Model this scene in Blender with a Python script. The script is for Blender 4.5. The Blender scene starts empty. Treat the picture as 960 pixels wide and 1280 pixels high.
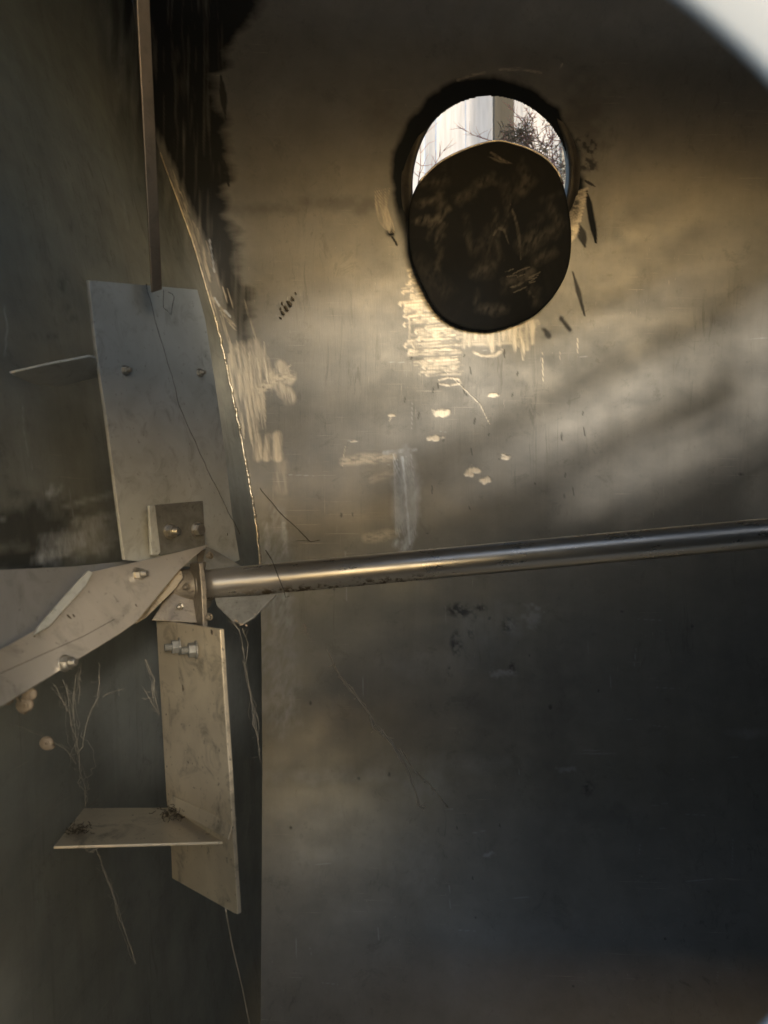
import bpy, bmesh, math, random
import numpy as np
from mathutils import Vector, Matrix, noise as mnoise
random.seed(7)
rng = np.random.default_rng(11)
S = bpy.context.scene
COL = S.collection
F = 950.0

def P(px, py, Y):
    return Vector(((px - 480) / F * Y, Y, (640 - py) / F * Y))

# ------------------------------------------------------------------ render / world
S.render.engine = 'CYCLES'
S.view_settings.view_transform = 'Standard'
S.view_settings.look = 'None'
S.view_settings.exposure = 1.40
S.view_settings.gamma = 1
S.cycles.max_bounces = 8
S.cycles.diffuse_bounces = 4
S.cycles.glossy_bounces = 5
S.cycles.caustics_reflective = False
S.cycles.caustics_refractive = False
S.cycles.sample_clamp_indirect = 3.0

SUNV = Vector((-0.60, 2.15, -0.54)).normalized()      # direction the light travels
W = bpy.data.worlds.new("World"); S.world = W; W.use_nodes = True
nt = W.node_tree; nt.nodes.clear()
sky = nt.nodes.new('ShaderNodeTexSky'); sky.sky_type = 'NISHITA'; sky.sun_disc = False; sky.dust_density = 1.3; sky.air_density = 1.0
elev = math.asin(-SUNV.z); az = math.atan2(-SUNV.x, -SUNV.y)
sky.sun_elevation = elev; sky.sun_rotation = az
bg = nt.nodes.new('ShaderNodeBackground'); bg.inputs[1].default_value = 0.15
wo = nt.nodes.new('ShaderNodeOutputWorld')
nt.links.new(sky.outputs[0], bg.inputs[0]); nt.links.new(bg.outputs[0], wo.inputs[0])

sl = bpy.data.lights.new('sun', 'SUN'); sl.energy = 0.55; sl.angle = math.radians(4.5); sl.color = (1.0, 0.87, 0.72)
so = bpy.data.objects.new('sun', sl); COL.objects.link(so)
so.rotation_euler = SUNV.to_track_quat('-Z', 'Y').to_euler(); so.location = -SUNV * 5

cam = bpy.data.cameras.new('camera'); co = bpy.data.objects.new('camera', cam); COL.objects.link(co)
co.rotation_euler = (math.pi / 2, 0, 0); co.location = (0, 0, 0)
cam.sensor_fit = 'VERTICAL'; cam.sensor_height = 32; cam.lens = 32 * F / 1280
cam.clip_start = 0.02; cam.clip_end = 500
cam.dof.use_dof = True; cam.dof.focus_distance = 1.8; cam.dof.aperture_fstop = 4.2
S.camera = co

# ------------------------------------------------------------------ helpers
def tag(o, label=None, cat=None, group=None, kind=None):
    if label: o['label'] = label
    if cat: o['category'] = cat
    if group: o['group'] = group
    if kind: o['kind'] = kind
    return o

def empty(name, loc, label, cat, group=None):
    o = bpy.data.objects.new(name, None); COL.objects.link(o); o.location = loc
    o.empty_display_size = 0.05
    return tag(o, label, cat, group)

def link(name, me, mat, parent=None, smooth=False):
    o = bpy.data.objects.new(name, me); COL.objects.link(o)
    if mat: me.materials.append(mat)
    if smooth:
        for p in me.polygons: p.use_smooth = True
    if parent:
        o.parent = parent
        # geometry is written in world coordinates: undo the parent's own placement
        q = parent; off = Vector((0, 0, 0))
        while q: off += q.location; q = q.parent
        o.location = (0, 0, 0)
        o.data.transform(Matrix.Translation(-off))
    return o

def from_bm(name, bm, mat, parent=None, smooth=False, bevel=0.0):
    me = bpy.data.meshes.new(name); bmesh.ops.recalc_face_normals(bm, faces=bm.faces)
    bm.to_mesh(me); bm.free()
    o = link(name, me, mat, parent, smooth)
    if bevel:
        m = o.modifiers.new('bevel', 'BEVEL'); m.width = bevel; m.segments = 2; m.limit_method = 'ANGLE'
    return o

def ray_plane(px, py, a, n):
    d = P(px, py, 1.0); t = a.dot(n) / d.dot(n)
    return d * t

def plate(name, anchors, outline, th, mat, parent, bevel=0.0012, label=None):
    A = [P(*k) for k in anchors]
    n = (A[1] - A[0]).cross(A[2] - A[0]).normalized()
    c = sum(A, Vector()) / 3
    if n.dot(c) > 0: n = -n            # n faces the camera side
    pts = [ray_plane(x, y, A[0], n) for x, y in outline]
    bm = bmesh.new()
    f = [bm.verts.new(p) for p in pts]; b = [bm.verts.new(p - n * th) for p in pts]
    bm.faces.new(f); bm.faces.new(b[::-1]); k = len(pts)
    for i in range(k): bm.faces.new((f[i], f[(i + 1) % k], b[(i + 1) % k], b[i]))
    o = from_bm(name, bm, mat, parent, False, bevel)
    if label: o['label'] = label
    return o, A[0], n

def frame(n):
    u = n.orthogonal().normalized(); return u, n.cross(u)

def cyl(bm, a, b, r0, r1=None, seg=24, caps=True, rot=0.0):
    r1 = r0 if r1 is None else r1
    n = (b - a).normalized(); u, v = frame(n); A = []; B = []
    for i in range(seg):
        t = 2 * math.pi * i / seg + rot; d = u * math.cos(t) + v * math.sin(t)
        A.append(bm.verts.new(a + d * r0)); B.append(bm.verts.new(b + d * r1))
    for i in range(seg): bm.faces.new((A[i], A[(i + 1) % seg], B[(i + 1) % seg], B[i]))
    if caps: bm.faces.new(A[::-1]); bm.faces.new(B)

def tube(bm, pts, rad, seg=6, jitter=0.0):
    rings = []
    for i, p in enumerate(pts):
        a = pts[max(0, i - 1)]; b = pts[min(len(pts) - 1, i + 1)]
        n = (b - a).normalized(); u, v = frame(n)
        r = rad[i] if isinstance(rad, (list, tuple)) else rad
        r *= 1 + random.uniform(-jitter, jitter)
        ref = Vector((0.13, -0.9, 0.3)); u = (ref - n * ref.dot(n)).normalized(); v = n.cross(u)
        rings.append([bm.verts.new(p + (u * math.cos(2 * math.pi * k / seg) + v * math.sin(2 * math.pi * k / seg)) * r) for k in range(seg)])
    for A, B in zip(rings, rings[1:]):
        for k in range(seg): bm.faces.new((A[k], A[(k + 1) % seg], B[(k + 1) % seg], B[k]))
    bm.faces.new(rings[0][::-1]); bm.faces.new(rings[-1])

def bolt(name, c, n, s, mat, parent, stud=True, washer=True):
    """hex nut, washer and protruding thread on a plate at c with outward normal n"""
    bm = bmesh.new()
    if washer: cyl(bm, c, c + n * s * 0.22, s * 1.25, seg=24)
    cyl(bm, c + n * s * 0.2, c + n * s * 1.15, s, seg=6, rot=random.random())
    if stud:
        for k in range(5):
            cyl(bm, c + n * s * (1.1 + k * 0.2), c + n * s * (1.2 + k * 0.2), s * 0.5, s * 0.56, seg=14)
            cyl(bm, c + n * s * (1.2 + k * 0.2), c + n * s * (1.31 + k * 0.2), s * 0.56, s * 0.5, seg=14)
    return from_bm(name, bm, mat, parent, False, s * 0.06)

# ------------------------------------------------------------------ materials
def nodes(name):
    m = bpy.data.materials.new(name); m.use_nodes = True
    t = m.node_tree; t.nodes.clear()
    out = t.nodes.new('ShaderNodeOutputMaterial'); bs = t.nodes.new('ShaderNodeBsdfPrincipled')
    t.links.new(bs.outputs[0], out.inputs[0])
    return m, t, bs

class G:
    """small node graph helper"""
    def __init__(s, t): s.t = t; s.co = t.nodes.new('ShaderNodeTexCoord').outputs['Object']
    def map(s, scale, rot=(0, 0, 0)):
        m = s.t.nodes.new('ShaderNodeMapping'); m.inputs['Scale'].default_value = scale; m.inputs['Rotation'].default_value = rot
        s.t.links.new(s.co, m.inputs[0]); return m.outputs[0]
    def noise(s, scale, detail=4, stretch=(1, 1, 1), rot=(0, 0, 0), rough=0.55, dist=0.0):
        n = s.t.nodes.new('ShaderNodeTexNoise'); n.inputs['Scale'].default_value = scale; n.inputs['Detail'].default_value = detail
        n.inputs['Roughness'].default_value = rough; n.inputs['Distortion'].default_value = dist
        s.t.links.new(s.map(stretch, rot), n.inputs['Vector']); return n.outputs[0]
    def ramp(s, x, stops):
        r = s.t.nodes.new('ShaderNodeValToRGB'); e = r.color_ramp.elements
        while len(e) < len(stops): e.new(0.5)
        for k, (p, c) in enumerate(stops):
            e[k].position = p; e[k].color = (c, c, c, 1) if not isinstance(c, tuple) else (*c, 1)
        s.t.links.new(x, r.inputs[0]); return r.outputs[0]
    def math(s, op, a, b=None, clamp=False):
        n = s.t.nodes.new('ShaderNodeMath'); n.operation = op; n.use_clamp = clamp
        for i, v in enumerate((a, b)):
            if v is None: continue
            if isinstance(v, (int, float)): n.inputs[i].default_value = v
            else: s.t.links.new(v, n.inputs[i])
        return n.outputs[0]
    def mix(s, f, a, b):
        n = s.t.nodes.new('ShaderNodeMix'); n.data_type = 'RGBA'
        for i, v in ((0, f), (6, a), (7, b)):
            if isinstance(v, (int, float)): n.inputs[i].default_value = v
            elif isinstance(v, tuple): n.inputs[i].default_value = (*v, 1)
            else: s.t.links.new(v, n.inputs[i])
        return n.outputs[2]
    def mixf(s, f, a, b):
        n = s.t.nodes.new('ShaderNodeMix'); n.data_type = 'FLOAT'
        for i, v in ((0, f), (2, a), (3, b)):
            if isinstance(v, (int, float)): n.inputs[i].default_value = v
            else: s.t.links.new(v, n.inputs[i])
        return n.outputs[0]
    def attr(s, name):
        n = s.t.nodes.new('ShaderNodeAttribute'); n.attribute_name = name; return n.outputs['Fac']
    def bump(s, h, strength, dist, prev=None):
        n = s.t.nodes.new('ShaderNodeBump'); n.inputs['Strength'].default_value = strength; n.inputs['Distance'].default_value = dist
        s.t.links.new(h, n.inputs['Height'])
        if prev is not None: s.t.links.new(prev, n.inputs['Normal'])
        return n.outputs[0]

def wall_material(name, tint=(1, 1, 1), rough=0.40, grain=(60, 60, 3), metal=0.5):
    m, t, bs = nodes(name); g = G(t)
    big = g.noise(1.3, 0.5, (.7, 1, 1.6)); mid = g.noise(7, 6, (1, 1, 1.4), rough=0.6); fine = g.noise(3.2, 5, grain, rough=0.7)
    spots = g.ramp(g.noise(26, 5, rough=0.7), [(0.60, 0.0), (0.72, 1.0)])
    streak = g.ramp(g.noise(1.0, 5, (16, 16, 1.2), rough=0.65, dist=0.4), [(0.45, 0.0), (0.8, 1.0)])
    c1 = tuple(v * k for v, k in zip((0.208, 0.21, 0.20), tint)); c2 = tuple(v * k for v, k in zip((0.155, 0.16, 0.157), tint))
    c = g.mix(g.ramp(mid, [(0.3, 0.0), (0.7, 1.0)]), c1, c2)
    c = g.mix(g.math('MULTIPLY', streak, 0.30), c, (0.12, 0.115, 0.10))
    c = g.mix(g.math('MULTIPLY', spots, 0.18), c, (0.05, 0.05, 0.045))
    scr = g.ramp(g.noise(1.0, 3, (5, 5, 260), (0, .09, 0), rough=.6), [(0.66, 0.0), (0.71, 1.0)])
    scv = g.ramp(g.noise(1.0, 3, (240, 240, 3.5), (0, .03, 0), rough=.6), [(0.68, 0.0), (0.72, 1.0)])
    gate = g.ramp(g.noise(2.6, 4, rough=.6), [(0.48, 0.0), (0.62, 1.0)])
    c = g.mix(g.math('MULTIPLY', g.math('MAXIMUM', scr, scv), g.math('MULTIPLY', gate, .55)), c, (0.40, 0.39, 0.36))
    drip = g.ramp(g.noise(1.0, 6, (34, 34, 2.0), rough=0.75, dist=0.8), [(0.56, 0.0), (0.64, 1.0)])
    c = g.mix(g.math('MULTIPLY', drip, g.math('MULTIPLY', g.ramp(g.noise(1.9, 3), [(.45, 0.0), (.65, 1.0)]), .45)), c, (0.085, 0.085, 0.08))
    blot = g.ramp(g.noise(11, 9, rough=0.8, dist=0.6), [(0.57, 0.0), (0.63, 1.0)])
    c = g.mix(g.math('MULTIPLY', blot, .22), c, (0.06, 0.06, 0.055))
    gr, sc, st = g.attr('ground'), g.attr('scuff'), g.attr('soot')
    c = g.mix(st, c, (0.011, 0.014, 0.018))
    grn = g.ramp(fine, [(0.30, 0.65), (0.55, 1.0)])
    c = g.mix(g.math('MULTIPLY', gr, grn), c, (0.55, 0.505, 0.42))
    c = g.mix(g.math('MULTIPLY', sc, g.ramp(g.noise(30, 6, (1, 1, 0.5), rough=0.7), [(0.3, 0.35), (0.65, 1.0)])), c, (0.62, 0.69, 0.78))
    t.links.new(c, bs.inputs['Base Color'])
    met = g.mixf(st, metal, 0.0); met = g.mixf(sc, met, 0.2)
    t.links.new(g.mixf(st, 0.5, 0.06), bs.inputs['Specular IOR Level'])
    t.links.new(met, bs.inputs['Metallic'])
    r = g.mixf(g.ramp(mid, [(0.3, 0.0), (0.7, 1.0)]), rough - 0.03, rough + 0.08)
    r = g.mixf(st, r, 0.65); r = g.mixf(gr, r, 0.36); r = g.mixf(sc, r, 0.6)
    t.links.new(r, bs.inputs['Roughness'])
    b = g.bump(big, 0.35, 0.08); b = g.bump(fine, 0.22, 0.0014, b); b = g.bump(gr, 0.3, 0.0012, b)
    t.links.new(b, bs.inputs['Normal'])
    return m

def steel(name, c1, c2, rough=0.38, met=0.85, scale=9.0, grime=0.35, grain=(4, 4, 90), gstr=0.10, stain=(0.06, 0.055, 0.045)):
    m, t, bs = nodes(name); g = G(t)
    a = g.noise(scale, 6, rough=0.6, dist=0.6); fine = g.noise(3.0, 4, grain, rough=0.7)
    c = g.mix(g.ramp(a, [(0.35, 0.0), (0.65, 1.0)]), c1, c2)
    c = g.mix(g.math('MULTIPLY', g.ramp(g.noise(scale * 2.3, 7, rough=0.7, dist=1.2), [(0.52, 0.0), (0.72, 1.0)]), grime), c, stain)
    c = g.mix(g.math('MULTIPLY', g.ramp(g.noise(110, 3), [(0.66, 0.0), (0.72, 1.0)]), grime), c, stain)
    t.links.new(c, bs.inputs['Base Color']); bs.inputs['Metallic'].default_value = met
    t.links.new(g.mixf(a, rough - 0.06, rough + 0.10), bs.inputs['Roughness'])
    b = g.bump(g.noise(4, 2), 0.25, 0.01); b = g.bump(fine, gstr, 0.001, b)
    t.links.new(b, bs.inputs['Normal'])
    return m

def plain(name, c1, c2, rough=0.7, met=0.0, scale=20, bump=0.2, stretch=(1, 1, 1)):
    m, t, bs = nodes(name); g = G(t); a = g.noise(scale, 6, stretch, rough=0.65)
    t.links.new(g.mix(g.ramp(a, [(0.3, 0.0), (0.7, 1.0)]), c1, c2), bs.inputs['Base Color'])
    bs.inputs['Roughness'].default_value = rough; bs.inputs['Metallic'].default_value = met
    t.links.new(g.bump(a, bump, 0.003), bs.inputs['Normal'])
    return m

M_SIDE = wall_material('stainless_side', rough=0.40)
M_END = wall_material('stainless_end', tint=(1.5, 1.62, 1.64), rough=0.5, grain=(6, 60, 60), metal=0.4)
M_PAD_WARM = steel('paddle_steel_warm_lit', (0.72, 0.65, 0.51), (0.58, 0.52, 0.41), rough=0.32, met=0.5, grime=0.65, scale=7)  # golden light on the hanging paddle is put into this warm base
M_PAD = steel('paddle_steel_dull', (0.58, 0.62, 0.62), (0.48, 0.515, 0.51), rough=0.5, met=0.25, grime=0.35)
M_SHAFT = steel('shaft_steel', (0.52, 0.51, 0.48), (0.46, 0.45, 0.42), rough=0.24, grime=0.15, met=0.95, grain=(2, 80, 80), gstr=0.05)
M_HUB = steel('hub_steel', (0.26, 0.235, 0.19), (0.14, 0.13, 0.115), rough=0.42, met=0.5, grime=0.75, scale=22)
M_CLAMP = steel('clamp_steel', (0.24, 0.25, 0.24), (0.16, 0.165, 0.16), rough=0.5, met=0.4, grime=0.5, scale=30)
M_BOLT = steel('bolt_steel', (0.62, 0.60, 0.55), (0.45, 0.44, 0.40), rough=0.30, grime=0.3, scale=60)
M_WELD = steel('weld_metal', (0.62, 0.56, 0.44), (0.40, 0.37, 0.31), rough=0.34, grime=0.4, scale=60)
M_WEB = plain('cobweb_fibre', (0.45, 0.42, 0.36), (0.30, 0.28, 0.24), 0.9)
M_WIRE = steel('wire_metal', (0.60, 0.56, 0.48), (0.40, 0.36, 0.30), rough=0.4, scale=40)
M_DARKWIRE = plain('dark_thread', (0.05, 0.045, 0.035), (0.02, 0.02, 0.018), 0.7)
M_SHELL = plain('shell', (0.36, 0.30, 0.23), (0.22, 0.18, 0.13), 0.55, scale=60)
M_DEBRIS = plain('dry_debris', (0.10, 0.085, 0.06), (0.04, 0.035, 0.028), 0.9, scale=60)
M_WHITE = plain('white_paint', (0.30, 0.36, 0.44), (0.28, 0.335, 0.41), 0.45, scale=6, bump=0.05)
M_PLANK = plain('weathered_plank', (0.45, 0.48, 0.54), (0.26, 0.29, 0.35), 0.8, scale=6, stretch=(8, 8, 0.6))
M_PLANK2 = plain('pale_plank', (0.58, 0.60, 0.66), (0.40, 0.43, 0.48), 0.8, scale=6, stretch=(8, 8, 0.6))
M_POST = plain('post_wood', (0.085, 0.08, 0.065), (0.06, 0.056, 0.046), 0.85, scale=5, stretch=(8, 8, 0.6))
M_TWIG = plain('dry_twig', (0.50, 0.21, 0.16), (0.30, 0.11, 0.08), 0.9)
M_GROUND = plain('soil', (0.26, 0.255, 0.24), (0.18, 0.18, 0.17), 0.95, scale=3)

# ------------------------------------------------------------------ the tank walls
AX = Vector((0.9958, 0, 0.0913)).normalized()          # direction of the shaft
def wallY(zp):
    y = 2.45 - 0.085 * zp * zp
    if zp < -0.85: y -= 0.55 * (zp + 0.85) ** 2
    if zp > 0.75: y -= 0.55 * (zp - 0.75) ** 2
    return max(y, 0.4)
def on_wall(px, py):
    Y = 2.4
    for _ in range(40):
        p = P(px, py, Y); Y = 0.5 * Y + 0.5 * wallY(p.z - 0.0917 * (p.x + 0.4))
    return P(px, py, Y)
WN = Vector((0, -1, 0))

seam_px = [(-700, 150), (-300, 152), (0, 165), (130, 183), (190, 199), (300, 240), (420, 275), (540, 300), (640, 318), (700, 325), (820, 327), (950, 328), (1280, 326), (1500, 322), (1900, 300)]
def seam_x(py):
    return float(np.interp(py, [a for a, b in seam_px], [b for a, b in seam_px]))
ys = list(np.arange(-560, -20, 30)) + list(np.arange(-20, 1300, 1.35)) + list(np.arange(1300, 1780, 30))
# smooth the seam a little
sx = np.array([seam_x(y) for y in ys]); k = np.ones(41) / 41
mid = slice(18, -16)
sx[mid] = np.convolve(np.pad(sx, 20, mode='edge'), k, 'valid')[mid]
SE = [on_wall(x, y) for x, y in zip(sx, ys)]
def seam_at(py):
    i = int(np.clip(np.searchsorted(ys, py), 0, len(ys) - 1)); return SE[i]

def px_of(co):
    return 480 + co[:, 0] / co[:, 1] * F, 640 - co[:, 2] / co[:, 1] * F

# lattice value noise for ragged edges of stains
_lat = rng.random((256, 256))
def vnoise(x, y):
    xi = np.floor(x).astype(int); yi = np.floor(y).astype(int); fx = x - xi; fy = y - yi
    fx = fx * fx * (3 - 2 * fx); fy = fy * fy * (3 - 2 * fy)
    g = lambda a, b: _lat[a % 256, b % 256]
    return (g(xi, yi) * (1 - fx) + g(xi + 1, yi) * fx) * (1 - fy) + (g(xi, yi + 1) * (1 - fx) + g(xi + 1, yi + 1) * fx) * fy
def fbm(x, y, o=4):
    s = 0; a = 1; n = 0
    for k in range(o): s = s + a * vnoise(x * 2 ** k + 17 * k, y * 2 ** k + 5 * k); n += a; a *= 0.5
    return s / n

class Marks:
    def __init__(s, co):
        s.x, s.y = px_of(co); s.n = len(s.x)
        s.ch = {k: np.zeros(s.n) for k in ('soot', 'ground', 'scuff')}  # soot also holds painted shade, ground also a painted glint
        s.wob = fbm(s.x / 14, s.y / 14)
        s.fine = fbm(s.x / 5, s.y / 5, 3)
    def put(s, ch, idx, val):
        s.ch[ch][idx] = np.maximum(s.ch[ch][idx], val)
    def stroke(s, ch, pts, w, v=1.0, soft=0.5, rag=0.35, taper=False):
        pts = np.array(pts, float); r = (max(w) if isinstance(w, (list, tuple)) else w) * 1.6 + 3
        x0, y0 = pts.min(0) - r; x1, y1 = pts.max(0) + r
        idx = np.nonzero((s.x > x0) & (s.x < x1) & (s.y > y0) & (s.y < y1))[0]
        if not len(idx): return
        x = s.x[idx]; y = s.y[idx]; best = np.full(len(idx), 9.0); L = len(pts) - 1
        for k in range(L):
            a = pts[k]; d = pts[k + 1] - a; q = max(d @ d, 1e-6)
            t = np.clip(((x - a[0]) * d[0] + (y - a[1]) * d[1]) / q, 0, 1)
            ww = w if not isinstance(w, (list, tuple)) else w[k] + (w[k + 1] - w[k]) * t
            if taper:
                u = (k + t) / L; ww = ww * (0.25 + 0.75 * np.sin(np.pi * np.clip(u, 0.03, 0.97)))
            dd = np.hypot(x - a[0] - t * d[0], y - a[1] - t * d[1]) / np.maximum(ww * 0.5, 0.3)
            best = np.minimum(best, dd)
        best = best + (s.wob[idx] - 0.5) * 2 * rag
        val = np.clip((1.0 - best) / max(soft, 0.05) + 0.5, 0, 1) * v
        if ch == 'ground': val = val * (np.clip(2.6 * fbm(x / 7, y / 2.6, 3) - .55, 0.12, 1) if abs(pts[-1][0] - pts[0][0]) > abs(pts[-1][1] - pts[0][1]) else np.clip(2.4 * fbm((x - y * .15) / 2.8, y / 30, 3) - .45, .15, 1))
        if ch == 'scuff': val = val * np.clip(1.9 * fbm((x + y * .35) / 3.2, (y - x * .3) / 9, 3) - .35, 0, 1) if (np.max(w) > 3.5) else val
        s.put(ch, idx, val)
    def blob(s, ch, x, y, rx, ry, v=1.0, soft=0.6, rag=0.8, ang=0.0):
        r = max(rx, ry) * 1.8 + 3
        idx = np.nonzero((abs(s.x - x) < r) & (abs(s.y - y) < r))[0]
        if not len(idx): return
        dx = s.x[idx] - x; dy = s.y[idx] - y; c, q = math.cos(ang), math.sin(ang)
        d = np.hypot((dx * c + dy * q) / rx, (-dx * q + dy * c) / ry) + ((s.fine if max(rx, ry) < 14 else s.wob)[idx] - 0.5) * (2 if max(rx, ry) >= 14 else 3.2) * rag
        val = np.clip((1 - d) / soft + 0.5, 0, 1) * v
        if ch == 'soot' and 3 < rx < 25: val = val * np.clip(s.fine[idx] * 4 - 1.4, 0, 1)
        s.put(ch, idx, val)
    def store(s, me):
        for k, a in s.ch.items():
            at = me.attributes.new(k, 'FLOAT', 'POINT'); at.data.foreach_set('value', np.clip(a, 0, 1).astype(np.float32))

def grid_mesh(name, co, nr, nc, keep=None):
    i = np.arange(nr - 1)[:, None] * nc + np.arange(nc - 1)[None]
    q = np.stack([i, i + 1, i + nc + 1, i + nc], -1).reshape(-1, 4)
    if keep is not None: q = q[keep(co[q].mean(1))]
    me = bpy.data.meshes.new(name)
    me.vertices.add(len(co)); me.vertices.foreach_set('co', co.astype(np.float32).ravel())
    me.loops.add(len(q) * 4); me.loops.foreach_set('vertex_index', q.astype(np.int32).ravel())
    me.polygons.add(len(q)); me.polygons.foreach_set('loop_start', np.arange(0, len(q) * 4, 4, dtype=np.int32))
    me.polygons.foreach_set('use_smooth', np.ones(len(q), dtype=bool))
    me.update(calc_edges=True)
    return me

tank = empty('steel_tank', (0, 2.0, -1.4), 'inside of a soot-stained stainless steel tank with a round port in its wall', 'tank')

# port geometry
PCX, PCY, PRX, PRY = 613, 229, 97.5, 106
PC = on_wall(PCX, PCY)
dz = on_wall(PCX, PCY - 20) - on_wall(PCX, PCY + 20)
UPV = dz.normalized(); PN = AX.cross(UPV).normalized()
if PN.y > 0: PN = -PN
RX = PRX / F * PC.y; RZ = PRY / F * PC.y

# side wall
ts = np.concatenate([[0], np.cumsum(np.concatenate([np.full(470, 0.0033), np.linspace(0.0035, 0.09, 26)]))])
nr, nc = len(ys), len(ts)
SEa = np.array([tuple(p) for p in SE])
co_side = (SEa[:, None, :] + ts[None, :, None] * np.array(AX)[None, None]).reshape(-1, 3)
def keep_side(c):
    x, y = px_of(c); return ((x - PCX) / (PRX + 3)) ** 2 + ((y - PCY) / (PRY + 3)) ** 2 > 1
me = grid_mesh('side_wall', co_side, nr, nc, keep_side)
mk = Marks(co_side)
X, Y_ = mk.x, mk.y
# black burnt band that runs down beside the corner seam
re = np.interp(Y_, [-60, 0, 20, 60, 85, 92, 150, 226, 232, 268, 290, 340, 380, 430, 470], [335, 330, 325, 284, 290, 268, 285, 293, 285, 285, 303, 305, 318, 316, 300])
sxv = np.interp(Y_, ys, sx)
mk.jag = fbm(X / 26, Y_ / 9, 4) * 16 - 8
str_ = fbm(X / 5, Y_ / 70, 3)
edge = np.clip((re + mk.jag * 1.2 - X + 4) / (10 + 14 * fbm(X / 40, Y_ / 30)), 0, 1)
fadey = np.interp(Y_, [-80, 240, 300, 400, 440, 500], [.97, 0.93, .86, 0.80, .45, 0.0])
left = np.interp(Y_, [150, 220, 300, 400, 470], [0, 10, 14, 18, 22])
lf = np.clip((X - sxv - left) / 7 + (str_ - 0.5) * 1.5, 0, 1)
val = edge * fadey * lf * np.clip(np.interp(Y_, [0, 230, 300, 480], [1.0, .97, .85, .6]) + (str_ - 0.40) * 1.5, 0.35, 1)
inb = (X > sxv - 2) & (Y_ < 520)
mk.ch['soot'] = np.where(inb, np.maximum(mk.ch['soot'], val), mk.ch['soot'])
for (a, w, v) in [([(272, 180), (286, 232)], 9, .9), ([(276, 95), (282, 150)], 8, .8), ([(262, 180), (270, 290)], 10, .8), ([(247, 140), (262, 190)], 14, .7)]:
    mk.stroke('soot', a, w, v, 0.6, 0.5, True)
# halo of soot round the port
q = np.hypot((X - PCX) / PRX, (Y_ - PCY) / PRY); ang = np.arctan2(PCY - Y_, X - PCX)
wr = 1.27 + 0.05 * np.cos(ang - 2.6) + (fbm(ang * 6 + 40, q * 4, 3) - 0.5) * 0.12
hal = np.clip((wr - q) / 0.09, 0, 1) * 0.97
hal += np.clip((1.62 - q) / 0.5, 0, 1) * 0.38 * fbm(X / 30, Y_ / 30)
hal *= np.interp(Y_, [0, 240, 275, 310], [1, 1, 0.7, 0])
mk.ch['soot'] = np.maximum(mk.ch['soot'], np.where(q < 2, hal, 0))
mk.blob('soot', 730, 150, 30, 44, .45, 1.3, .5); mk.blob('soot', 480, 130, 30, 36, .25, 1.3, .5); mk.blob('soot', 728, 195, 18, 26, .8)
mk.stroke('soot', [(733, 238), (745, 303)], 9, .95, .5, .3, True); mk.stroke('soot', [(724, 280), (731, 308)], 10, .7, .6, .4, True)
mk.stroke('soot', [(716, 340), (731, 395)], 5, .6, .8, .6, True); mk.stroke('soot', [(702, 399), (712, 412)], 6, .6, .9, .8); mk.stroke('soot', [(680, 412), (686, 420)], 6, .5, .9, .8)
mk.stroke('soot', [(730, 225), (744, 233)], 4, .9, .5, .3, True)
mk.blob('soot', 489, 290, 7, 6, 1.0, .5, .3)
mk.stroke('soot', [(490, 296), (494, 302), (496, 306)], 2.5, .9, .6, .4)
for c in [(575, 763, 14, 7), (592, 772, 6, 5), (571, 803, 6, 14), (588, 790, 4, 10), (600, 760, 8, 5), (636, 782, 9, 11), (563, 838, 4, 7), (640, 835, 5, 8), (735, 985, 8, 10), (750, 1020, 30, 8), (765, 1015, 16, 14), (612, 860, 30, 70), (690, 905, 26, 120)]:
    mk.blob('soot', *c, v=0.75 if c[2] < 16 else 0.16, soft=0.9)
for c in [(330, 262, 70, 8), (420, 255, 60, 9)]:  # bands of shade across the upper wall, painted into this channel
    mk.blob('soot', *c, v=0.30, soft=1.2)
for k in range(24):
    mk.blob('soot', random.uniform(340, 940), random.uniform(560, 1270), random.uniform(.8, 2.2), random.uniform(.8, 3), .6, .7, .3)
for k in range(26):    # tiny dark nicks near the port
    x = random.uniform(500, 740); y = random.uniform(430, 660); mk.stroke('soot', [(x, y), (x + random.uniform(-2, 2), y + random.uniform(3, 12))], 1.6, .5, .8, .2, True)

# ground and brushed bright marks
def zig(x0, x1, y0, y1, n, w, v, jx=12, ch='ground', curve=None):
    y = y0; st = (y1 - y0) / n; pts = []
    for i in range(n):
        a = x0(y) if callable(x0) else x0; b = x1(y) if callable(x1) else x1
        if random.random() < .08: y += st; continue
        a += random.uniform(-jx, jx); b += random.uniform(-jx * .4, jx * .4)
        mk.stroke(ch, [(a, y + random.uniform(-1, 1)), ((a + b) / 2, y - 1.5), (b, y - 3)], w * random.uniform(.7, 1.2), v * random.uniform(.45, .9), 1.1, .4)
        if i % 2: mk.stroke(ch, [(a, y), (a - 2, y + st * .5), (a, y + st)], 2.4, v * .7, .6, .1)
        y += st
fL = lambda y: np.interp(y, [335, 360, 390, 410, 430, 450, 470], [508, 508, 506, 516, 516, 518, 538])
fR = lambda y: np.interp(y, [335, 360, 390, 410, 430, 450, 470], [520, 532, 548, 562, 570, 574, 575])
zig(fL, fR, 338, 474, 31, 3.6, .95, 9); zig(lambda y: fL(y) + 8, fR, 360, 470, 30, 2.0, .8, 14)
mk.stroke('ground', [(549, 475), (560, 472), (574, 474), (576, 479), (562, 482), (550, 480)], 2.2, .8, .7, .1)
mk.stroke('ground', [(512, 395), (512, 425), (518, 435)], 2.2, .6, .7, .1)
zig(lambda y: 575, lambda y: np.interp(y, [400, 420, 446], [676, 664, 640]), 404, 434, 9, 4, .45, 9)
for x in range(582, 672, 7): mk.stroke('ground', [(x, 402), (x - 1 + random.uniform(-2, 2), random.uniform(420, 440))], 6, .55, .9, .4)
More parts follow.
